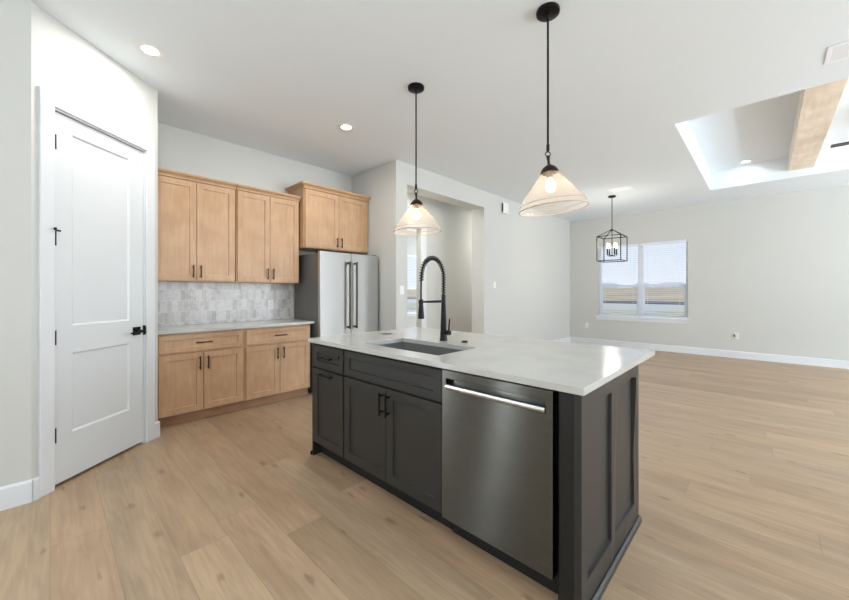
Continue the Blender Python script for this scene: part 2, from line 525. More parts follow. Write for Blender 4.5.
# dark pantry interior behind the door leaf
struct(boxes('wall_pantry_rear', [(XB, B.x - 0.12, YK, YK + 0.1, 0, CEIL)], M['wall']))
XO0, XO1, ZO = 3.41, 5.27, 2.76
struct(boxes('wall_alcove', [(XA, XO0, YW, HY + 0.12, 0, CEIL)], M['wall']))
bm = bmesh.new()
grid_slab(bm, [XO0, XO1, X4], [0, ZO, CEIL], lambda i, j: not (i == 0 and j == 0), YW, YW + 0.266, lambda u, v, w: (u, w, v))
struct(obj('wall_great_room', bm, M['wall']))
# window wall
WY0, WY1, WZ0, WZ1 = 1.152, 2.902, 0.70, 2.36
bm = bmesh.new()
grid_slab(bm, [YB, WY0, WY1, 7.6], [0, WZ0, WZ1, CEIL], lambda i, j: not (i == 1 and j == 1), X4, X4 + 0.16, lambda u, v, w: (w, u, v))
struct(obj('wall_window', bm, M['wall']))
# hall and the room beyond it

HX0, HX1, HZ = 3.75, 4.73, 2.44
bm = bmesh.new()
grid_slab(bm, [XO0, HX0, HX1, X4], [0, HZ, CEIL], lambda i, j: not (i == 1 and j == 0), HY, HY + 0.12, lambda u, v, w: (u, w, v))
struct(obj('wall_hall', bm, M['wall']))
BX0, BX1, BZ0, BZ1 = 6.65, 7.711, 0.64, 2.36
bm = bmesh.new()
grid_slab(bm, [3.3, BX0, BX1, X4], [0, BZ0, BZ1, CEIL], lambda i, j: not (i == 1 and j == 1), 7.5, 7.62, lambda u, v, w: (u, w, v))
struct(obj('wall_study', bm, M['wall']))
struct(boxes('wall_study_left', [(3.3, 3.41, HY + 0.12, 7.5, 0, CEIL)], M['wall']))
# the walls behind the camera, with the openings the daylight comes through
opening_wall('wall_rear', [XB, -1.7, 0.1, 2.5, 7.7, X4], [0, 0.3, 0.7, 2.4, 2.6, CEIL],
             {(1, 2), (3, 1), (3, 2), (3, 3)}, YB - 0.12, YB, lambda u, v, w: (u, w, v))
opening_wall('wall_back', [YB, -2.2, -0.4, YL + 0.12], [0, 0.65, 2.45, CEIL], {(1, 1)}, XB - 0.12, XB, lambda u, v, w: (w, u, v))

# baseboards: flat board with an eased top
def baseboard(name, p, q, n, h=0.135, t=0.016):
    """p,q floor points on the wall face; n = outward direction"""
    bm = bmesh.new()
    prof = [(0, 0), (t, 0), (t, h - 0.012), (t - 0.007, h), (0, h)]
    ra = [bm.verts.new((p[0] + n[0] * a, p[1] + n[1] * a, b)) for a, b in prof]
    rb = [bm.verts.new((q[0] + n[0] * a, q[1] + n[1] * a, b)) for a, b in prof]
    for k in range(5): bm.faces.new((ra[k], ra[(k + 1) % 5], rb[(k + 1) % 5], rb[k]))
    bm.faces.new(ra); bm.faces.new(rb[::-1])
    return struct(obj(name, bm, M['white']))
baseboard('baseboard_window', (X4, YB), (X4, YW), (-1, 0))
baseboard('baseboard_great_room', (XO1, YW), (X4 - 0.016, YW), (0, -1))
baseboard('baseboard_left', (-0.91, YL), (A.x + 0.004, YL), (0, -1))
baseboard('baseboard_hall', (HX1 + 0.16, HY), (X4, HY), (0, -1))
baseboard('baseboard_alcove', (XA, YW), (XO0, YW), (0, -1))
baseboard('baseboard_study', (3.41, 7.5), (X4, 7.5), (0, -1))
nn = (-N.x, -N.y)
def PA(s, off=0.0): return (A.x + U.x * s - N.x * off, A.y + U.y * s - N.y * off)
baseboard('baseboard_pantry_corner', PA(0.0), PA(S0 - 0.092), nn)
baseboard('baseboard_pantry', PA(S1 + 0.088), PA(LEN + 0.008), nn)

# ------------------------------------------------------------------ pantry door
door = bpy.data.objects.new('door_1', None); C.objects.link(door)
door.location = (A.x, A.y, 0); door.rotation_euler = (0, 0, PANG)
struct(door)
door['label'] = 'tall white two-panel pantry door with black hinges and lever'
# local: +x along the wall, +y into the pantry, -y towards the kitchen
bm = bmesh.new()
cw = 0.09
box(bm, S0 - cw, S0 - 0.006, -0.018, 0.0, 0, DZ + 0.006)
box(bm, S1 + 0.006, S1 + cw - 0.002, -0.018, 0.0, 0, DZ + 0.006)
box(bm, S0 - cw, S1 + cw - 0.002, -0.018, 0.0, DZ + 0.006, DZ + cw + 0.005)
obj('casing', bm, M['white'], door, 0.003)
bm = bmesh.new()
box(bm, S0 - 0.0005, S0 + 0.006, 0, 0.12, 0, DZ); box(bm, S1 - 0.006, S1 + 0.0005, 0, 0.12, 0, DZ)
box(bm, S0, S1, 0, 0.12, DZ - 0.006, DZ + 0.0005)
obj('door_jamb', bm, M['white'], door)
D0, D1, DB, DT = S0 + 0.010, S1 - 0.010, 0.022, DZ - 0.014
PX0, PX1 = 0.250, 0.698
bm = bmesh.new()
def panel_leaf(bm, x0, x1, z0, z1, panels, yf, th, rec, ease=0.012):
    """door leaf with sunk flat panels whose edges slope in"""
    us = sorted({x0, x1} | {p[0] for p in panels} | {p[1] for p in panels})
    vs = sorted({z0, z1} | {p[2] for p in panels} | {p[3] for p in panels})
    def isP(i, j):
        cx, cz = (us[i] + us[i + 1]) / 2, (vs[j] + vs[j + 1]) / 2
        return any(p[0] < cx < p[1] and p[2] < cz < p[3] for p in panels)
    grid_slab(bm, us, vs, lambda i, j: not isP(i, j), yf, yf + th, lambda u, v, w: (u, w, v))
    for a, b, c, d in panels:
        o = [bm.verts.new(q) for q in ((a, yf, c), (b, yf, c), (b, yf, d), (a, yf, d))]
        e = ease
        i_ = [bm.verts.new(q) for q in ((a + e, yf + rec, c + e), (b - e, yf + rec, c + e), (b - e, yf + rec, d - e), (a + e, yf + rec, d - e))]
        for k in range(4): bm.faces.new((o[k], o[(k + 1) % 4], i_[(k + 1) % 4], i_[k]))
        bm.faces.new(i_)
    bmesh.ops.remove_doubles(bm, verts=bm.verts[:], dist=1e-5)
panel_leaf(bm, D0, D1, DB, DT, [(PX0, PX1, 0.327, 0.864), (PX0, PX1, 1.048, 2.345)], 0.008, 0.035, 0.009)
leaf = obj('door_leaf', bm, M['door'], door)
for z in (2.25, 1.625, 0.98, 0.345):
    bm = bmesh.new(); tube(bm, [(S0 + 0.006, -0.004, z - 0.047), (S0 + 0.006, -0.004, z + 0.047)], 0.0065, 10)
    box(bm, S0 - 0.004, S0 + 0.018, 0.0, 0.009, z - 0.045, z + 0.045)
    hg = obj('hinge', bm, M['black'], door, smooth=True)
    if abs(z - 1.625) < 0.01:
        bm = bmesh.new()
        tube(bm, [(S0 + 0.008, -0.006, z + 0.052), (S0 - 0.018, -0.03, z + 0.055), (S0 - 0.03, -0.045, z + 0.055)], 0.005, 8)
        tube(bm, [(S0 - 0.026, -0.04, z + 0.055), (S0 - 0.034, -0.05, z + 0.055)], 0.009, 10)
        tube(bm, [(S0 + 0.008, -0.006, z + 0.052), (S0 + 0.03, -0.016, z + 0.05)], 0.006, 8)
        obj('hinge_stop', bm, M['black'], door, smooth=True)
bm = bmesh.new()
LX, LZ = S1 - 0.075, 0.955
box(bm, LX - 0.033, LX + 0.033, -0.001, 0.009, LZ - 0.033, LZ + 0.033)
tube(bm, [(LX, 0, LZ), (LX, -0.05, LZ)], 0.011, 12)
tube(bm, [(LX + 0.01, -0.05, LZ), (LX - 0.03, -0.052, LZ - 0.003), (LX - 0.11, -0.05, LZ - 0.008)], [0.010, 0.010, 0.007], 10)
obj('door_handle', bm, M['black'], door, smooth=True)
bm = bmesh.new(); box(bm, S1 - 0.012, S1 + 0.006, -0.003, 0.006, LZ - 0.04, LZ + 0.04)
tube(bm, [(S1 - 0.004, -0.006, LZ - 0.03), (S1 - 0.004, -0.006, LZ + 0.03)], 0.007, 8)
obj('strike_plate', bm, M['black'], door, smooth=True)

# ------------------------------------------------------------------ windows
def window(name, w, h, loc, rz, mull=True, sill=True):
    """local: x along the wall, -y to the room, z up; opening w x h, base at z=0"""
    r = bpy.data.objects.new(name, None); C.objects.link(r); r.location = loc; r.rotation_euler = (0, 0, rz); struct(r)
    bm = bmesh.new(); fy0, fy1 = 0.085, 0.135; f = 0.045
    box(bm, 0, f, fy0, fy1, 0, h); box(bm, w - f, w, fy0, fy1, 0, h)
    box(bm, f, w - f, fy0, fy1, 0, f); box(bm, f, w - f, fy0, fy1, h - f, h)
    if mull: box(bm, w / 2 - 0.05, w / 2 + 0.05, fy0 - 0.01, fy1, f, h - f)
    obj('window_frame', bm, M['vinyl'], r, 0.003)
    secs = [(f, w / 2 - 0.05), (w / 2 + 0.05, w - f)] if mull else [(f, w - f)]
    mz = h * 0.425
    for a, b in secs:
        bm = bmesh.new(); s = 0.028
        box(bm, a, b, 0.09, 0.12, mz - 0.028, mz + 0.028)
        box(bm, a, a + s, 0.095, 0.125, f, mz - 0.028); box(bm, b - s, b, 0.095, 0.125, f, mz - 0.028)
        box(bm, a + s, b - s, 0.095, 0.125, f, f + s)
        sash = obj('window_sash', bm, M['vinyl'], r, 0.002)
        bm = bmesh.new(); box(bm, a, b, 0.127, 0.131, f, h - f)
        obj('window_pane', bm, M['glass'], sash)
    if sill:
        bm = bmesh.new(); box(bm, -0.06, w + 0.06, -0.035, -0.0, -0.022, 0.0); box(bm, 0.001, w - 0.001, -0.0, 0.084, -0.0005, 0.012)
        obj('window_sill', bm, M['white'], r, 0.003)
        bm = bmesh.new(); box(bm, -0.04, w + 0.04, -0.016, 0.0, -0.095, -0.022)
        obj('window_apron', bm, M['white'], r, 0.003)
    return r
W4 = WY1 - WY0
window('window_1', W4, WZ1 - WZ0, (X4, WY1, WZ0), -P2)        # local x -> world -y, local y -> world +x
window('window_2', BX1 - BX0, BZ1 - BZ0, (BX0, 7.5, BZ0), 0, mull=False)

def blind(label, w, h, loc, rz, group):
    """horizontal blind hanging in a window opening, slats open"""
    r = thing('window_blind', label, 'blind', loc, rz, group)
    bm = bmesh.new(); box(bm, 0, w, 0.008, 0.066, h - 0.06, h - 0.002)
    obj('headrail', bm, M['slat'], r, 0.003)
    bm = bmesh.new(); n = int((h - 0.12) / 0.044); pitch = (h - 0.12) / n
    for i in range(n):
        z = 0.055 + pitch * (i + 0.3)
        for k in range(3):                        # crowned slat
            y0 = 0.012 + 0.05 * k / 3; y1 = 0.012 + 0.05 * (k + 1) / 3
            def zz(y): return z + 0.0025 * (1 - ((y - 0.037) / 0.025) ** 2) + 0.10 * (0.037 - y) * 0
            v = [bm.verts.new(q) for q in ((0.004, y0, zz(y0)), (w - 0.004, y0, zz(y0)), (w - 0.004, y1, zz(y1)), (0.004, y1, zz(y1)),
                                           (0.004, y0, zz(y0) + 0.004), (w - 0.004, y0, zz(y0) + 0.004), (w - 0.004, y1, zz(y1) + 0.004), (0.004, y1, zz(y1) + 0.004))]
            for f in ((3, 2, 1, 0), (4, 5, 6, 7), (0, 1, 5, 4), (2, 3, 7, 6), (1, 2, 6, 5), (3, 0, 4, 7)): bm.faces.new([v[q] for q in f])
    obj('slats', bm, M['slat'], r)
    bm = bmesh.new(); box(bm, 0.003, w - 0.003, 0.012, 0.062, 0.0145, 0.04)
    obj('bottom_rail', bm, M['slat'], r, 0.003)
    bm = bmesh.new()
    for x in (w * 0.16, w * 0.84):
        for y in (0.0115, 0.0625): box(bm, x - 0.001, x + 0.001, y - 0.0006, y + 0.0006, 0.03, h - 0.05)
    obj('ladder_cord', bm, M['slat'], r)
    bm = bmesh.new(); tube(bm, [(0.06, 0.004, h - 0.07), (0.06, 0.003, h - 0.75)], 0.004, 8)
    obj('tilt_wand', bm, M['slat'], r, smooth=True)
    return r
HB = WZ1 - WZ0
hw = W4 / 2 - 0.012
blind('white slatted blind in the left half of the great room window, behind the lantern', hw, HB, (X4, WY1 - 0.006, WZ0), -P2, 'white slatted blinds in the great room window')
blind('white slatted blind in the right half of the great room window', hw, HB, (X4, WY1 - W4 / 2 - 0.006, WZ0), -P2, 'white slatted blinds in the great room window')
blind('white slatted blind in the window seen through the hall doorway', BX1 - BX0 - 0.01, BZ1 - BZ0, (BX0 + 0.005, 7.5, BZ0), 0, 'white slatted blind in the far study window')

# rear windows and patio door frames (fitted in the daylight openings), then frames round the added streak lights
def plain_frame(name, u0, u1, z0, z1, at, axis, bars=1):
    bm = bmesh.new(); t = 0.06
    cells = [(u0, u0 + t, z0, z1), (u1 - t, u1, z0, z1), (u0 + t, u1 - t, z0, z0 + t), (u0 + t, u1 - t, z1 - t, z1)]
    for k in range(bars):
        c = u0 + (u1 - u0) * (k + 1) / (bars + 1); cells.append((c - 0.04, c + 0.04, z0 + t, z1 - t))
    for a, b, c, d in cells:
        if axis == 'x': box(bm, a, b, at, at + 0.05, c, d)
        else: box(bm, at, at + 0.05, a, b, c, d)
    return struct(obj(name, bm, M['vinyl']))
plain_frame('window_3', 2.5, 7.7, 0.3, 2.6, YB - 0.03, 'x', 2)
plain_frame('window_5', -1.7, 0.1, 0.7, 2.4, YB - 0.03, 'x', 1)
plain_frame('window_6', -2.2, -0.4, 0.65, 2.45, XB - 0.03, 'y', 1)
plain_frame('streak_frame_wide', -3.1, -2.5, 0.0, 2.4, YL - 0.012, 'x', 0)  # unseen frame added round the wide streak light
plain_frame('streak_frame_slot', -1.18, -0.92, 0.0, 2.4, YL - 0.012, 'x', 0)  # unseen frame added round the narrow streak light

# hall doorway casing
bm = bmesh.new()
box(bm, HX1, HX1 + 0.13, HY - 0.02, HY, 0, HZ + 0.09); box(bm, HX0 - 0.09, HX0, HY - 0.02, HY, 0, HZ + 0.09)
box(bm, HX0, HX1, HY - 0.02, HY, HZ, HZ + 0.09)
struct(obj('trim_1', bm, M['white'], None, 0.003))

# ------------------------------------------------------------------ outside
GZ = -0.25
def strip(name, x0, x1, z, m, label, cat, th=0.1):
    bm = bmesh.new(); box(bm, x0, x1, -250, 300, z - th, z)
    o = obj(name, bm, m); struct(o); return o
strip('ground_lawn', X4 + 0.2, 33.0, GZ, M['lawn'], '', '')
strip('ground_street', 33.0, 50.0, GZ + 0.01, M['walk'], '', '')
strip('ground_asphalt', 50.0, 64.0, GZ, M['road'], '', '')
bm = bmesh.new()
v = [bm.verts.new(q) for q in ((64, -400, GZ), (420, -400, 5.2), (420, 500, 5.2), (64, 500, GZ), (64, -400, GZ - 1), (420, -400, GZ - 1), (420, 500, GZ - 1), (64, 500, GZ - 1))]
for f in ((0, 1, 2, 3), (7, 6, 5, 4), (0, 4, 5, 1), (1, 5, 6, 2), (2, 6, 7, 3), (3, 7, 4, 0)): bm.faces.new([v[q] for q in f])
struct(obj('ground_field', bm, M['field']))
bm = bmesh.new(); box(bm, -40, X4 - 0.2, 7.9, 420, GZ - 0.1, GZ)
struct(obj('ground_yard', bm, M['lawn']))
def house(x, y, w, d, h, label):
    r = thing('house', label, 'house', (x, y, GZ + (x - 64) * 5.45 / 356), 0, 'pale houses on the horizon')
    boxes('wall', [(-d / 2, d / 2, -w / 2, w / 2, 0, h)], M['far'], r)
    bm = bmesh.new()
    e = 0.6; z0 = h; z1 = h + 2.0
    v = [bm.verts.new(q) for q in ((-d / 2 - e, -w / 2 - e, z0), (d / 2 + e, -w / 2 - e, z0), (d / 2 + e, w / 2 + e, z0), (-d / 2 - e, w / 2 + e, z0), (0, -w / 4, z1), (0, w / 4, z1))]
    for f in ((0, 1, 4), (1, 2, 5, 4), (2, 3, 5), (3, 0, 4, 5), (3, 2, 1, 0)): bm.faces.new([v[q] for q in f])
    obj('roof', bm, M['far_roof'], r)
for x, y, w, h, lb in ((360, 108, 22, 3.2, 'pale distant house seen through the left window half, leftmost on the horizon'),
                       (370, 80, 16, 2.6, 'pale distant house just left of the centre bar of the window, on the horizon'),
                       (365, 57, 20, 3.0, 'pale distant house seen low at the left of the right window half'),
                       (380, 30, 26, 2.8, 'pale distant house at the far right of the window, on the horizon')):
    house(x, y, w, 9, h, lb)

# ------------------------------------------------------------------ cabinets
def shaker(bm, x0, x1, z0, z1, yf=0.0, th=0.02, st=0.057, rec=0.009, rail=None):
    rail = rail or st
    panel_leaf(bm, x0, x1, z0, z1, [(x0 + st, x1 - st, z0 + rail, z1 - rail)], yf, th, rec, 0.0035)

def pull(parent, cx, cz, ln, vertical, yf, m, r=0.0065, so=0.03):
    bm = bmesh.new(); yb = yf - so; h = ln / 2
    if vertical:
        tube(bm, [(cx, yb, cz - h), (cx, yb, cz + h)], r, 10)
        for s in (-1, 1): tube(bm, [(cx, yb, cz + s * (h - 0.018)), (cx, yf, cz + s * (h - 0.018))], r * 0.9, 8)
    else:
        tube(bm, [(cx - h, yb, cz), (cx + h, yb, cz)], r, 10)
        for s in (-1, 1): tube(bm, [(cx + s * (h - 0.018), yb, cz), (cx + s * (h - 0.018), yf, cz)], r * 0.9, 8)
    return obj('handle', bm, m, parent, smooth=True)

# kitchen base cabinets: local x 0..w, front (doors) at y = 0, carcass behind
def base_cabinet(label, x, w, group):
    r = thing('base_cabinet', label, 'cabinet', (x, 4.04, 0), 0, group)
    boxes('body', [(0, w, 0.021, 0.545, 0.10, 0.884)], M['maple'], r, 0.001)
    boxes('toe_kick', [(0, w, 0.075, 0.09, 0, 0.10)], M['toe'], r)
    f0, f1 = 0.018, w - 0.018; mid = w / 2; gp = 0.0025
    bm = bmesh.new(); shaker(bm, f0, f1, 0.697, 0.862, 0, 0.02, 0.045, 0.008)
    dr = obj('drawer', bm, M['maple'], r, 0.0012)
    pull(dr, mid, 0.78, 0.145, False, 0, M['bronze'])
    for a, b, hx in ((f0, mid - gp, mid - 0.036), (mid + gp, f1, mid + 0.036)):
        bm = bmesh.new(); shaker(bm, a, b, 0.112, 0.678)
        d = obj('door', bm, M['maple'], r, 0.0012)
        pull(d, hx, 0.578, 0.13, True, 0, M['bronze'])
    return r
KX0, KX1, KX2 = 0.67, 1.44, 2.215
base_cabinet('maple base cabinet beside the pantry door, with one drawer over two doors', KX0, KX1 - KX0 - 0.001, 'maple base cabinets under the marble splashback')
base_cabinet('maple base cabinet beside the refrigerator, with one drawer over two doors', KX1, KX2 - KX1 - 0.001, 'maple base cabinets under the marble splashback')

def crown(bm, w, d, z0, left, right, prof):
    """moulding swept round the top; prof = [(out, up)]"""
    rings = []
    path = []
    if left: path.append(lambda o: (-o, d))
    path.append((lambda o: (-o, -o)) if left else (lambda o: (0, -o)))
    path.append((lambda o: (w + o, -o)) if right else (lambda o: (w, -o)))
    if right: path.append(lambda o: (w + o, d))
    for p in path:
        rings.append([bm.verts.new((*p(o), z0 + u)) for o, u in prof])
    n = len(prof)
    for a, b in zip(rings, rings[1:]):
        for k in range(n): bm.faces.new((a[k], a[(k + 1) % n], b[(k + 1) % n], b[k]))
    bm.faces.new(rings[0]); bm.faces.new(rings[-1][::-1])
CP = [(-0.018, 0), (0.004, 0), (0.006, 0.012), (0.016, 0.024), (0.032, 0.036), (0.038, 0.044), (0.038, 0.056), (-0.018, 0.056)]

def wall_cabinet(label, x, y, w, d, z0, z1, group, left=False, st=0.057, hz=0.105):
    r = thing('wall_cabinet', label, 'cabinet', (x, y, z0), 0, group)
    hh = z1 - z0
    boxes('body', [(0, w, 0.021, d, 0, hh)], M['maple'], r, 0.001)
    f0, f1 = 0.014, w - 0.014; mid = w / 2; gp = 0.0025
    for a, b, hx in ((f0, mid - gp, mid - 0.034), (mid + gp, f1, mid + 0.034)):
        bm = bmesh.new(); shaker(bm, a, b, 0.012, hh - 0.012, 0, 0.02, st)
        dd = obj('door', bm, M['maple'], r, 0.0012)
        pull(dd, hx, hz, 0.13, True, 0, M['bronze'])
    bm = bmesh.new(); crown(bm, w, d, hh - 0.004, left, False, CP if not left else [(a * 1.3 if a > 0 else a, b * 1.15) for a, b in CP])
    obj('crown_moulding', bm, M['maple'], r)
    return r
wall_cabinet('tall maple wall cabinet beside the pantry, left of its twin', KX0, 4.27, 1.43 - KX0, 0.329, 1.383, 2.424, 'tall maple wall cabinets')
wall_cabinet('tall maple wall cabinet next to the refrigerator cabinet, right of its twin', 1.437, 4.27, 2.183 - 1.437, 0.329, 1.383, 2.424, 'tall maple wall cabinets')
wall_cabinet('short deep maple cabinet mounted over the refrigerator, higher than the others', 2.195, 4.17, 1.002, 0.429, 1.835, 2.585, None, True, 0.06, 0.10)

tag(boxes('countertop', [(0.66, 2.245, 4.012, 4.585, 0.885, 0.915)], M['quartz'], None, 0.002), 'white quartz countertop on the maple base cabinets along the wall', 'countertop')
bs = boxes('tile_backsplash', [(0.66, 2.26, 4.588, 4.5995, 0.915, 1.40)], M['tile'])
tag(bs, 'grey-white marble tile splashback between wall cabinets and countertop', 'backsplash')

def plate(label, cat, name, loc, rz, w=0.075, h=0.12, kind='switch', group=None):
    """wall plate; local -y out of the wall"""
    r = thing(name, label, cat, loc, rz, group)
    boxes('cover_plate', [(-w / 2, w / 2, -0.006, 0.0, -h / 2, h / 2)], M['plate'], r, 0.002)
    if kind == 'switch':
        boxes('rocker', [(-0.017, 0.017, -0.010, -0.006, -0.033, 0.033)], M['plate'], r, 0.0015)
    else:
        for s in (-1, 1):
            k = boxes('socket', [(-0.017, 0.017, -0.008, -0.006, s * 0.022 - 0.014, s * 0.022 + 0.014)], M['plate'], r, 0.002)
            boxes('slot', [(-0.008, -0.005, -0.0085, -0.0079, s * 0.022 - 0.005, s * 0.022 + 0.007), (0.005, 0.008, -0.0085, -0.0079, s * 0.022 - 0.005, s * 0.022 + 0.007)], M['slot'], k)
    return r
plate('white power outlet set in the marble splashback', 'outlet', 'wall_outlet', (1.948, 4.588, 1.11), 0, kind='outlet')
plate('white light switch on the narrow wall between refrigerator and hall opening', 'switch', 'light_switch', (3.304, YW, 1.30), 0)
plate('white light switch on the great room wall right of the hall opening', 'switch', 'light_switch', (5.608, YW, 1.40), 0)
plate('white power outlet low on the window wall, left of the window near the corner', 'outlet', 'wall_outlet', (X4, 3.164, 0.45), -P2, kind='outlet')
o = plate('white power outlet low on the window wall, right of the window, with a dark plug-in', 'outlet', 'wall_outlet', (X4, 0.40, 0.424), -P2, kind='outlet')
boxes('plug_in', [(-0.034, -0.014, -0.03, -0.006, -0.02, 0.03)], M['slot'], o, 0.003)
r = thing('door_chime', 'small white chime box high on the wall right of the hall opening', 'door chime', (5.93, YW, 2.85), 0)
boxes('cover', [(-0.09, 0.09, -0.05, 0, -0.10, 0.10)], M['plate'], r, 0.006)
boxes('sound_slot', [(-0.0915, -0.0895, -0.042, -0.012, -0.08, 0.08)], M['slot'], r)

# ------------------------------------------------------------------ refrigerator
FX0, FX1, FY = 2.255, 3.155, 3.90
r = thing('refrigerator', 'stainless steel french door refrigerator in the alcove beside the base cabinets', 'refrigerator', (FX0, FY, 0))
w = FX1 - FX0
boxes('body', [(0.004, w - 0.004, 0.062, 0.66, 0.03, 1.755)], M['fridge_side'], r, 0.006)
boxes('hinge_cover', [(0.01, 0.07, 0.03, 0.13, 1.755, 1.785)], M['gap'], r, 0.004)
boxes('hinge_cover', [(w - 0.07, w - 0.01, 0.03, 0.13, 1.755, 1.785)], M['gap'], r, 0.004)
for fx, fy in ((0.05, 0.1), (w - 0.1, 0.1), (0.05, 0.55), (w - 0.1, 0.55)): boxes('foot', [(fx, fx + 0.05, fy, fy + 0.05, 0, 0.03)], M['rubber'], r)
def fr_handle(parent, cx, z0, z1, flat=True):
    bm = bmesh.new()
    box(bm, cx - 0.013, cx + 0.013, -0.062, -0.048, z0, z1)
    for z in (z0 + 0.01, z1 - 0.035): box(bm, cx - 0.011, cx + 0.011, -0.050, 0.0, z, z + 0.025)
    return obj('handle', bm, M['steel'], parent, 0.003)
for a, b, hx in ((0.0, w / 2 - 0.003, w / 2 - 0.052), (w / 2 + 0.003, w, w / 2 + 0.052)):
    d = boxes('door', [(a, b, 0.0, 0.056, 0.72, 1.775)], M['steel_fridge'], r, 0.008)
    fr_handle(d, hx, 0.80, 1.665)
d = boxes('freezer_drawer', [(0, w, 0, 0.056, 0.06, 0.712)], M['steel_fridge'], r, 0.008)
bm = bmesh.new(); box(bm, 0.08, w - 0.08, -0.062, -0.048, 0.60, 0.626)
for x in (0.10, w - 0.125): box(bm, x, x + 0.025, -0.05, 0, 0.602, 0.624)
obj('handle', bm, M['steel'], d, 0.003)

# ------------------------------------------------------------------ island (fronts face world -x): local x -> world -y, local y -> world +x
IX, IY1, IYS, IYD, IY0 = 1.415, 2.552, 2.132, 1.216, 0.512
RZ = -P2
ID = 0.60
def island_base(name, label, y, w):
    r = thing(name, label, 'cabinet', (IX, y, 0), RZ)
    return r
# narrow pull-out unit
w1 = IY1 - IYS - 0.001
r = thing('base_cabinet', 'narrow dark grey island cabinet at the far end, drawer above a pull-out', 'cabinet', (IX, IY1, 0), RZ)
boxes('body', [(0, w1, 0.021, ID, 0.10, 0.884)], M['post'], r, 0.001)  # body darkened so the gaps between fronts look shaded
boxes('toe_kick', [(0, w1, 0.075, 0.09, 0, 0.10)], M['gap'], r)
bm = bmesh.new(); shaker(bm, 0.006, w1 - 0.008, 0.70, 0.868, 0, 0.02, 0.05, 0.010)
d = obj('drawer', bm, M['island'], r, 0.0012); pull(d, w1 / 2, 0.785, 0.15, False, 0, M['black'])
bm = bmesh.new(); shaker(bm, 0.006, w1 - 0.008, 0.115, 0.686, 0, 0.02, 0.06, 0.010)
d = obj('door', bm, M['island'], r, 0.0012); pull(d, w1 / 2 - 0.01, 0.655, 0.18, False, 0, M['black'])
# sink base
w2 = IYS - IYD - 0.001
r = thing('base_cabinet', 'wide dark grey island cabinet under the sink, false drawer over two doors', 'cabinet', (IX, IYS, 0), RZ)
boxes('body', [(0, w2, 0.021, 0.04, 0.10, 0.884), (0, 0.02, 0.04, ID, 0.10, 0.884), (w2 - 0.02, w2, 0.04, ID, 0.10, 0.884), (0.02, w2 - 0.02, ID - 0.02, ID, 0.10, 0.884), (0.02, w2 - 0.02, 0.04, ID - 0.02, 0.10, 0.12)], M['post'], r)  # same darkened body, gap shade put into its colour
boxes('toe_kick', [(0, w2, 0.075, 0.09, 0, 0.10)], M['gap'], r)
bm = bmesh.new(); shaker(bm, 0.008, w2 - 0.008, 0.70, 0.868, 0, 0.02, 0.06, 0.010, 0.045)
obj('false_drawer_front', bm, M['island'], r, 0.0012)
for a, b, hx in ((0.008, w2 / 2 - 0.002, w2 / 2 - 0.03), (w2 / 2 + 0.002, w2 - 0.008, w2 / 2 + 0.03)):
    bm = bmesh.new(); shaker(bm, a, b, 0.115, 0.686, 0, 0.02, 0.06, 0.010)
    d = obj('door', bm, M['island'], r, 0.0012); pull(d, hx, 0.592, 0.135, True, 0, M['black'])
# dishwasher
DWY = 1.207; w3 = DWY - 0.618
r = thing('dishwasher', 'stainless steel dishwasher with pocket bar handle built into the island', 'dishwasher', (1.395, DWY, 0), RZ)
boxes('body', [(0.004, w3 - 0.004, 0.05, 0.58, 0.11, 0.868)], M['gap'], r)
boxes('toe_panel', [(0.002, w3 - 0.002, 0.085, 0.10, 0.0, 0.11)], M['gap'], r)
for fx in (0.03, w3 - 0.06): boxes('foot', [(fx, fx + 0.03, 0.11, 0.14, 0, 0.11)], M['gap'], r)
hx0, hx1, hz0, hz1 = 0.028, w3 - 0.030, 0.780, 0.836
bm = bmesh.new()
grid_slab(bm, [0, hx0, hx1, w3], [0.116, hz0, hz1, 0.878], lambda i, j: not (i == 1 and j == 1), 0.0, 0.045, lambda u, v, q: (u, q, v))
box(bm, hx0, hx1, 0.034, 0.045, hz0, hz1)
dd = obj('door', bm, M['steel'], r, 0.003)
bm = bmesh.new()       # convex bar filling the lower half of the pocket
prof = [(0.030, hz0), (0.004, hz0), (-0.008, hz0 + 0.006), (-0.012, hz0 + 0.016), (-0.008, hz0 + 0.026), (0.002, hz0 + 0.030), (0.030, hz0 + 0.026)]
ra = [bm.verts.new((hx0 + 0.001, a, b)) for a, b in prof]; rb = [bm.verts.new((hx1 - 0.001, a, b)) for a, b in prof]
for k in range(len(prof)): bm.faces.new((ra[k], ra[(k + 1) % len(prof)], rb[(k + 1) % len(prof)], rb[k]))
bm.faces.new(ra); bm.faces.new(rb[::-1])
obj('handle', bm, steel('bright_steel', srgb(225, 224, 220), 0.25, 0.4), dd, smooth=True, angle=30)

# end panel with two sunk fields, corner post and shoe moulding
IXE = 2.245
r = thing('island_end_panel', 'dark grey panelled end of the island nearest the camera, beside the dishwasher', 'cabinet panel', (IX, IY0, 0))
bm = bmesh.new()
L_ = IXE - IX
panel_leaf(bm, 0.0, L_, 0.0, 0.884, [(0.065, 0.372, 0.13, 0.815), (0.455, L_ - 0.065, 0.13, 0.815)], 0.0, 0.03, 0.014, 0.003)
obj('end_panel', bm, M['island'], r, 0.0015)
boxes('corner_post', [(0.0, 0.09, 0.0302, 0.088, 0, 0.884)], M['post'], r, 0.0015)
boxes('filler', [(0.03, 0.09, 0.088, 0.105, 0, 0.884)], M['gap'], r)
bm = bmesh.new()
pr = [(0, 0), (0.0, 0.03), (-0.006, 0.03), (-0.014, 0.02), (-0.017, 0.0)]
ra = [bm.verts.new((-0.016, a, b)) for a, b in pr]; rb = [bm.verts.new((L_ + 0.03, a, b)) for a, b in pr]
for k in range(5): bm.faces.new((ra[k], ra[(k + 1) % 5], rb[(k + 1) % 5], rb[k]))
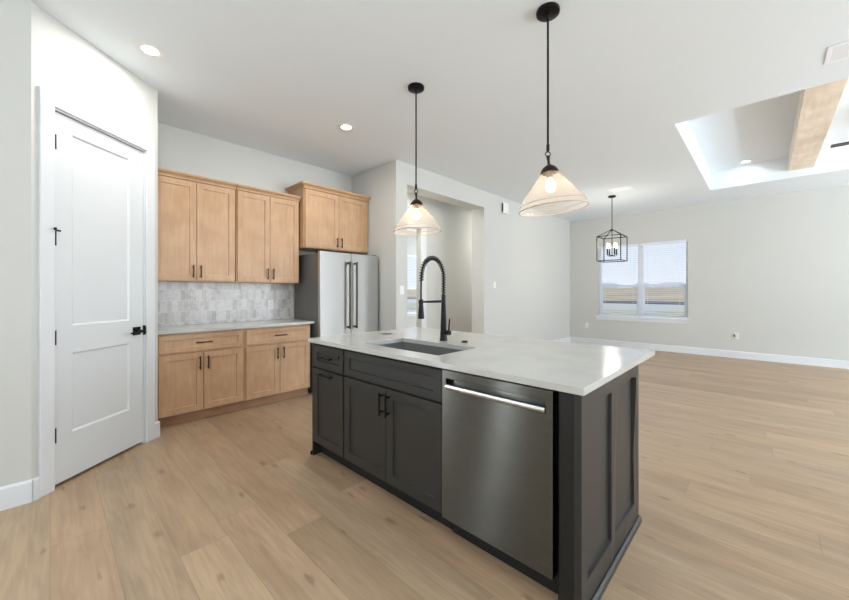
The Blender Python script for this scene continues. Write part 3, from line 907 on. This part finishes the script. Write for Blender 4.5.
bm.faces.new(ra); bm.faces.new(rb[::-1])
obj('shoe_moulding', bm, M['island'], r)
boxes('back_post', [(L_ + 0.0002, L_ + 0.03, 0.0, 0.09, 0, 0.884)], M['island'], r, 0.0015)
r = thing('island_back_panel', 'dark grey panelled back of the island on the great room side', 'cabinet panel', (IXE + 0.0, IY0 + 0.092, 0))
boxes('panel', [(-0.02, 0.0, 0.0, IY1 - IY0 - 0.092, 0, 0.884)], M['island'], r, 0.001)
boxes('batten', [(0, 0.012, y, y + 0.08, 0.13, 0.80) for y in (0.0, 0.62, 1.24, 1.86)] + [(0, 0.012, 0, IY1 - IY0 - 0.092, 0, 0.13), (0, 0.012, 0, IY1 - IY0 - 0.092, 0.80, 0.884)], M['island'], r, 0.001)
r = thing('island_end_panel', 'dark grey far end panel of the island, facing the wall cabinets', 'cabinet panel', (IX, IY1, 0))
boxes('panel', [(0.004, L_ - 0.02, 0.001, 0.019, 0.0, 0.884)], M['island'], r, 0.001)
boxes('shoe_moulding', [(-0.006, L_ - 0.02, 0.019, 0.032, 0, 0.03)], M['gap'], r, 0.003)

# worktop with the sink cut out
SX0, SX1, SY0, SY1 = 1.53, 1.915, 1.352, 2.068
bm = bmesh.new()
grid_slab(bm, [1.389, SX0, SX1, 2.585], [0.494, SY0, SY1, 2.585], lambda i, j: not (i == 1 and j == 1), 0.885, 0.915, lambda u, v, q: (u, v, q))
tag(obj('island_countertop', bm, M['quartz'], None, 0.002), 'large pale quartz countertop covering the whole island', 'countertop')
# undermount sink
r = thing('kitchen_sink', 'rectangular grey undermount sink set into the island countertop', 'sink', ((SX0 + SX1) / 2, (SY0 + SY1) / 2, 0.884))
bm = bmesh.new()
hx, hy = (SX1 - SX0) / 2 + 0.003, (SY1 - SY0) / 2 + 0.003
def rrect(hx, hy, rad, z, n=6):
    out = []
    for cx_, cy_, a0 in ((hx - rad, hy - rad, 0), (-hx + rad, hy - rad, 90), (-hx + rad, -hy + rad, 180), (hx - rad, -hy + rad, 270)):
        for k in range(n + 1):
            a = math.radians(a0 + 90 * k / n); out.append(bm.verts.new((cx_ + rad * math.cos(a), cy_ + rad * math.sin(a), z)))
    return out
loops = [rrect(hx + 0.022, hy + 0.022, 0.03, -0.003), rrect(hx + 0.022, hy + 0.022, 0.03, 0.0), rrect(hx, hy, 0.02, 0.0), rrect(hx - 0.004, hy - 0.004, 0.02, -0.18), rrect(hx - 0.025, hy - 0.025, 0.03, -0.21),
         rrect(hx - 0.025 + 0.001, hy - 0.025, 0.03, -0.216), rrect(hx + 0.004, hy + 0.004, 0.03, -0.182), rrect(hx + 0.006, hy + 0.006, 0.03, -0.003)]
for a, b in list(zip(loops, loops[1:])) + [(loops[-1], loops[0])]:
    if a is loops[4]: continue
    for k in range(len(a)): bm.faces.new((a[k], a[(k + 1) % len(a)], b[(k + 1) % len(a)], b[k]))
bm.faces.new(loops[4]); bm.faces.new(loops[5][::-1])
obj('basin', bm, M['sink'], r, smooth=True)
bm = bmesh.new(); lathe(bm, [(0, -0.2085), (0.03, -0.2085), (0.036, -0.206), (0.044, -0.206), (0.044, -0.2105), (0, -0.2105)], 24, (0.05, 0))
obj('drain', bm, M['steel'], r, smooth=True)

# faucet
FXc, FYc = 2.025, 1.735
r = thing('kitchen_faucet', 'black spring-neck pull-down faucet standing behind the island sink', 'faucet', (FXc, FYc, 0.915))
bm = bmesh.new()
lathe(bm, [(0, 0), (0.029, 0), (0.029, 0.008), (0.026, 0.02), (0.023, 0.09), (0.019, 0.20), (0.0155, 0.29), (0.0155, 0.335), (0.013, 0.345), (0, 0.345)], 28)
obj('body', bm, M['black'], r, smooth=True)
# inner hose path : up, over towards the sink (-x) and down
R_ = 0.118; top = 0.475
path = [(0, 0, 0.33), (0, 0, 0.40), (0, 0, top)]
for k in range(1, 19):
    a = math.pi * k / 18
    path.append((-R_ + R_ * math.cos(a), 0, top + R_ * math.sin(a) * 1.12))
path += [(-2 * R_ - 0.003, 0, 0.44), (-2 * R_ - 0.005, 0, 0.36), (-2 * R_ - 0.004, 0, 0.29)]
bm = bmesh.new(); tube(bm, path, [0.0065] * 14 + [0.0062] * (len(path) - 14), 10)
obj('hose', bm, M['black'], r, smooth=True)
# spring coil along the path
def resample(pts, n):
    pts = [Vector(p) for p in pts]; L = [0]
    for a, b in zip(pts, pts[1:]): L.append(L[-1] + (b - a).length)
    out = []
    for i in range(n):
        t = L[-1] * i / (n - 1); k = 0
        while k < len(L) - 2 and L[k + 1] < t: k += 1
        f = (t - L[k]) / max(L[k + 1] - L[k], 1e-9); out.append(pts[k].lerp(pts[k + 1], f))
    return out, L[-1]
pp, LL = resample([(0, 0, 0.35)] + path[1:-2], 900)
turns = LL / 0.019
coil = []
for i, p in enumerate(pp):
    d = (pp[min(i + 1, 899)] - pp[max(i - 1, 0)]).normalized(); s = Vector((0, 1, 0)); u = s.cross(d).normalized()
    a = 2 * math.pi * turns * i / 900
    coil.append(p + 0.0145 * (math.cos(a) * s + math.sin(a) * u))
bm = bmesh.new(); tube(bm, coil, 0.0036, 5)
obj('spring', bm, M['black'], r, smooth=True, angle=80)
bm = bmesh.new(); c0 = -2 * R_ - 0.004
lathe(bm, [(0, 0.175), (0.020, 0.175), (0.022, 0.182), (0.021, 0.20), (0.014, 0.285), (0.013, 0.31), (0, 0.312)], 22, (c0, 0))
obj('spray_head', bm, M['black'], r, smooth=True)
bm = bmesh.new()
tube(bm, [(0, 0, 0.292), (-0.10, 0, 0.292), (c0 + 0.012, 0, 0.292)], [0.0105, 0.009, 0.0065], 10)
lathe(bm, [(0.0125, 0.282), (0.0175, 0.282), (0.0175, 0.302), (0.0125, 0.302)], 18, (c0, 0), close=True)
obj('support_arm', bm, M['black'], r, smooth=True)
bm = bmesh.new()
tube(bm, [(0, -0.015, 0.062), (0.0, -0.060, 0.062)], [0.017, 0.0185], 16)
tube(bm, [(0.0, -0.050, 0.065), (0.0, -0.052, 0.10), (0.0, -0.058, 0.165)], [0.0065, 0.006, 0.005], 10)
obj('lever', bm, M['black'], r, smooth=True)

bm = bmesh.new(); lathe(bm, [(0, 0), (0.024, 0), (0.024, 0.004), (0.019, 0.006), (0.017, 0.012), (0, 0.013)], 24)
o = obj('air_switch', bm, M['black'], None, smooth=True); o.location = (2.06, 1.565, 0.915)
tag(o, 'small round black air switch button on the countertop right of the faucet', 'button')
bm = bmesh.new(); lathe(bm, [(0, 0), (0.045, 0), (0.045, 0.002), (0.040, 0.004), (0, 0.004)], 28)
o = obj('popup_outlet', bm, mat('grey_cap', srgb(96, 94, 90), 0.4, 0.5), None, smooth=True); o.location = (2.0, 2.36, 0.915)
tag(o, 'flat round grey pop-up outlet cap on the countertop beyond the sink', 'outlet')

# ------------------------------------------------------------------ pendants
def pendant(label, x, y, tilt):
    r = thing('pendant_lamp', label, 'lamp', (x, y, CEIL), 0, 'glass cone pendants over the island')
    bm = bmesh.new(); lathe(bm, [(0, 0), (0.070, 0), (0.072, -0.006), (0.070, -0.020), (0.062, -0.026), (0.016, -0.027), (0.014, -0.040), (0.010, -0.048), (0, -0.048)], 32)
    obj('canopy', bm, M['black'], r, smooth=True)
    bm = bmesh.new(); tube(bm, [(0, 0, -0.03), (0, 0, -0.87)], 0.0065, 12)
    tube(bm, [(0, 0, -0.845), (0, 0, -0.885)], 0.010, 12)
    obj('rod', bm, M['black'], r, smooth=True)
    hinge = -0.905
    bm = bmesh.new()
    ring = [(0.0155 * math.cos(2 * math.pi * k / 20), 0, hinge + 0.0155 * math.sin(2 * math.pi * k / 20)) for k in range(21)]
    tube(bm, ring, 0.0035, 8, False)
    lk = obj('link_ring', bm, M['bronze'], r, smooth=True); lk.rotation_euler = (0, 0, -0.75)
    # tilting head
    Rm = Matrix.Translation((0, 0, hinge)) @ Matrix.Rotation(tilt, 4, Vector((math.cos(YAW), math.sin(YAW), 0))) @ Matrix.Translation((0, 0, -hinge))
    bm = bmesh.new()
    lathe(bm, [(0, -0.915), (0.009, -0.915), (0.011, -0.925), (0.008, -0.945), (0.008, -0.968), (0.016, -0.974), (0.040, -0.990), (0.054, -1.012), (0.056, -1.024), (0.050, -1.026), (0.036, -1.0), (0, -0.99)], 32)
    tube(bm, [(0, 0, -0.99), (0, 0, -1.055)], 0.019, 14)
    bm.transform(Rm); hd = obj('socket_cap', bm, M['bronze'], r, smooth=True)
    bm = bmesh.new()
    outer = [(0.050, -1.022), (0.060, -1.035), (0.098, -1.085), (0.150, -1.150), (0.196, -1.212), (0.203, -1.226), (0.209, -1.244), (0.209, -1.252)]
    inner = [(a - 0.005, b) for a, b in outer][::-1]
    lathe(bm, outer + inner, 144, close=True, wob=lambda k, rr: (0.0012 if k % 2 else -0.0008) if rr < 0.2 else 0)
    bm.transform(Rm); gs = obj('glass_shade', bm, M['shade'], r, smooth=True, angle=70)
    for rr, zz_, tk in ((0.2065, -1.252, 0.0035), (0.1990, -1.222, 0.0016)):
        bm = bmesh.new()
        lathe(bm, [(rr + tk * math.cos(2 * math.pi * k / 8), zz_ + tk * math.sin(2 * math.pi * k / 8)) for k in range(8)], 72, close=True)
        bm.transform(Rm); obj('rim', bm, M['rim'], gs, smooth=True)
    bm = bmesh.new()
    lathe(bm, [(0, -1.052), (0.013, -1.055), (0.016, -1.07), (0.028, -1.095), (0.031, -1.112), (0.026, -1.132), (0.013, -1.143), (0, -1.145)], 20)
    bm.transform(Rm); obj('bulb', bm, M['bulb'], r, smooth=True)
    d = bpy.data.lights.new('pendant_light', 'POINT'); d.energy = 1.3; d.color = (1, 0.88, 0.72); d.shadow_soft_size = 0.03
    lo = bpy.data.objects.new('pendant_light', d); C.objects.link(lo); lo.parent = r
    lo.location = Rm @ Vector((0, 0, -1.17))
    return r
pendant('black rod pendant with ribbed glass cone shade over the near end of the island', 2.165, 0.99, math.radians(-5))
pendant('black rod pendant with ribbed glass cone shade over the far end of the island', 2.185, 2.185, math.radians(-2))

# ------------------------------------------------------------------ lantern chandelier
LXc, LYc = 7.187, 2.052
r = thing('lantern_chandelier', 'black open cage lantern with four candle bulbs hanging before the window', 'chandelier', (LXc, LYc, CEIL))
bm = bmesh.new(); lathe(bm, [(0, 0), (0.065, 0), (0.065, -0.02), (0.055, -0.028), (0, -0.03)], 28)
obj('canopy', bm, M['black'], r, smooth=True)
ap, ct, cb_, hs = -0.62, -0.755, -1.205, 0.20
bm = bmesh.new(); tube(bm, [(0, 0, -0.02), (0, 0, ap)], 0.007, 10); tube(bm, [(0, 0, ap + 0.01), (0, 0, ap - 0.03)], 0.014, 12)
obj('rod', bm, M['black'], r, smooth=True)
bm = bmesh.new(); t = 0.007
for sx in (-1, 1):
    for sy in (-1, 1):
        box(bm, sx * hs - t, sx * hs + t, sy * hs - t, sy * hs + t, cb_, ct)
        tube(bm, [(0, 0, ap), (sx * hs, sy * hs, ct)], 0.0075, 6)
for z in (cb_, ct):
    for s in (-1, 1):
        box(bm, -hs, hs, s * hs - t, s * hs + t, z - t, z + t); box(bm, s * hs - t, s * hs + t, -hs, hs, z - t, z + t)
obj('cage', bm, M['black'], r)
bm = bmesh.new(); tube(bm, [(0, 0, ap), (0, 0, -1.11)], 0.007, 8); lathe(bm, [(0, -1.12), (0.03, -1.115), (0.035, -1.10), (0.02, -1.09), (0, -1.088)], 16)
for a in (45, 135, 225, 315):
    ca, sa = math.cos(math.radians(a)), math.sin(math.radians(a))
    tube(bm, [(0, 0, -1.10), (0.05 * ca, 0.05 * sa, -1.115), (0.085 * ca, 0.085 * sa, -1.10), (0.085 * ca, 0.085 * sa, -1.07)], 0.006, 8)
obj('arm_cluster', bm, M['black'], r, smooth=True)
for a in (45, 135, 225, 315):
    cx_, cy_ = 0.085 * math.cos(math.radians(a)), 0.085 * math.sin(math.radians(a))
    bm = bmesh.new(); lathe(bm, [(0, -1.085), (0.02, -1.085), (0.02, -1.078), (0.0125, -1.075), (0.0125, -0.965), (0, -0.965)], 14, (cx_, cy_))
    cd = obj('candle_sleeve', bm, M['black'], r, smooth=True)
    bm = bmesh.new(); lathe(bm, [(0, -0.965), (0.010, -0.963), (0.018, -0.935), (0.015, -0.915), (0.004, -0.875), (0, -0.87)], 14, (cx_, cy_))
    obj('candle_bulb', bm, M['bulb'], cd, smooth=True)
d = bpy.data.lights.new('lantern_light', 'POINT'); d.energy = 14; d.color = (1, 0.94, 0.86); d.shadow_soft_size = 0.1
lo = bpy.data.objects.new('lantern_light', d); C.objects.link(lo); lo.parent = r; lo.location = (0, 0, -0.92)

# ------------------------------------------------------------------ ceiling fittings
def downlight(label, x, y, z, pw=7.5, seen=True):
    r = thing('recessed_light', label, 'ceiling light', (x, y, z), 0, 'round recessed ceiling lights')
    bm = bmesh.new(); lathe(bm, [(0.052, 0.0), (0.085, 0.0), (0.088, -0.004), (0.080, -0.008), (0.060, -0.006), (0.052, -0.002)], 32, close=True)
    obj('trim_ring', bm, M['plate'], r, smooth=True)
    bm = bmesh.new(); lathe(bm, [(0, -0.003), (0.056, -0.003), (0.056, -0.0005), (0, -0.0005)], 32)
    obj('lens', bm, M['lens'], r)
    d = bpy.data.lights.new('downlight', 'AREA'); d.shape = 'DISK'; d.size = 0.11; d.energy = pw; d.color = (1, 0.98, 0.95)
    lo = bpy.data.objects.new('downlight', d); C.objects.link(lo); lo.parent = r; lo.location = (0, 0, -0.012)
    return r
downlight('round recessed ceiling light in front of the pantry wall', 0.505, 3.262, CEIL)
downlight('round recessed ceiling light in front of the refrigerator', 2.20, 3.262, CEIL)
downlight('round recessed ceiling light inside the raised tray ceiling', 7.75, 0.225, TZ, 0.5)
downlight('added unseen ceiling light behind the camera, over the kitchen floor', -0.6, 0.4, CEIL)  # added out of view to lift the kitchen light
downlight('added unseen ceiling light in the hall behind the header', 3.8, 4.2, CEIL, 14)  # added out of view to brighten the hall wall
downlight('added unseen ceiling light in the hall, further right', 7.3, 4.2, CEIL, 26)  # second added hall lamp, hidden by the right jamb
downlight('added unseen ceiling light in the study beyond the hall', 6.4, 6.6, CEIL, 10)  # added lamp that lights the study

def vent(label, x0, x1, y0, y1, group=None):
    r = thing('ceiling_vent', label, 'vent', ((x0 + x1) / 2, (y0 + y1) / 2, CEIL), 0, group)
    hx, hy = (x1 - x0) / 2, (y1 - y0) / 2; f = 0.028
    bm = bmesh.new()
    grid_slab(bm, [-hx, -hx + f, hx - f, hx], [-hy, -hy + f, hy - f, hy], lambda i, j: not (i == 1 and j == 1), -0.006, 0.0, lambda u, v, q: (u, v, q))
    obj('frame', bm, M['vent'], r, 0.002)
    bm = bmesh.new(); n = int((x1 - x0 - 2 * f) / 0.016)
    for k in range(n):
        a = -hx + f + (k + 0.25) * (2 * hx - 2 * f) / n
        v = [bm.verts.new(q) for q in ((a, -hy + f, -0.001), (a + 0.009, -hy + f, -0.006), (a + 0.009, hy - f, -0.006), (a, hy - f, -0.001))]
        bm.faces.new(v)
    o = obj('louvres', bm, M['vent'], r)
    sm = o.modifiers.new('thick', 'SOLIDIFY'); sm.thickness = 0.0015
    boxes('duct_shadow', [(-hx + f, hx - f, -hy + f, hy - f, -0.0008, -0.0002)], mat('vent_back', srgb(215, 217, 222), 0.9), r)
    return r
vent('white louvred ceiling vent near the beam, at the right edge of the picture', 3.88, 4.16, -0.93, -0.33)
vent('white louvred ceiling vent beside the lantern chandelier canopy', 6.68, 6.93, 1.63, 1.99)

for k, (y0, y1, lb) in enumerate(((-0.535, -0.268, 'pale wood ceiling beam crossing the tray nearer the window and lantern'), (-2.60, -2.333, 'pale wood ceiling beam crossing the tray on its far side from the lantern'))):
    o = boxes('ceiling_beam', [(TX0, TX1, y0, y1, 3.16, TZ)], M['beam'], None, 0.003)
    tag(o, lb, 'beam', 'wood ceiling beams')

# ceiling fan in the tray, its blade tip in view
r = thing('ceiling_fan', 'dark ceiling fan hanging in the tray ceiling, one blade tip in view', 'fan', (6.45, -1.35, TZ))
bm = bmesh.new(); lathe(bm, [(0, 0), (0.07, 0), (0.07, -0.04), (0.03, -0.06), (0, -0.06)], 24)
obj('canopy', bm, M['fan'], r, smooth=True)
bm = bmesh.new(); tube(bm, [(0, 0, -0.05), (0, 0, -0.30)], 0.012, 10)
obj('downrod', bm, M['fan'], r, smooth=True)
bm = bmesh.new(); lathe(bm, [(0, -0.28), (0.05, -0.28), (0.11, -0.31), (0.12, -0.37), (0.09, -0.42), (0, -0.43)], 28)
obj('motor', bm, M['fan'], r, smooth=True)
for k in range(5):
    a = math.radians(90 - 1 + 72 * k)
    bm = bmesh.new()
    box(bm, 0.10, 0.20, -0.02, 0.02, -0.368, -0.360)
    box(bm, 0.18, 0.78, -0.060, 0.060, -0.364, -0.355)
    bm.transform(Matrix.Rotation(a, 4, 'Z'))
    obj('blade', bm, M['fan'], r, 0.002)
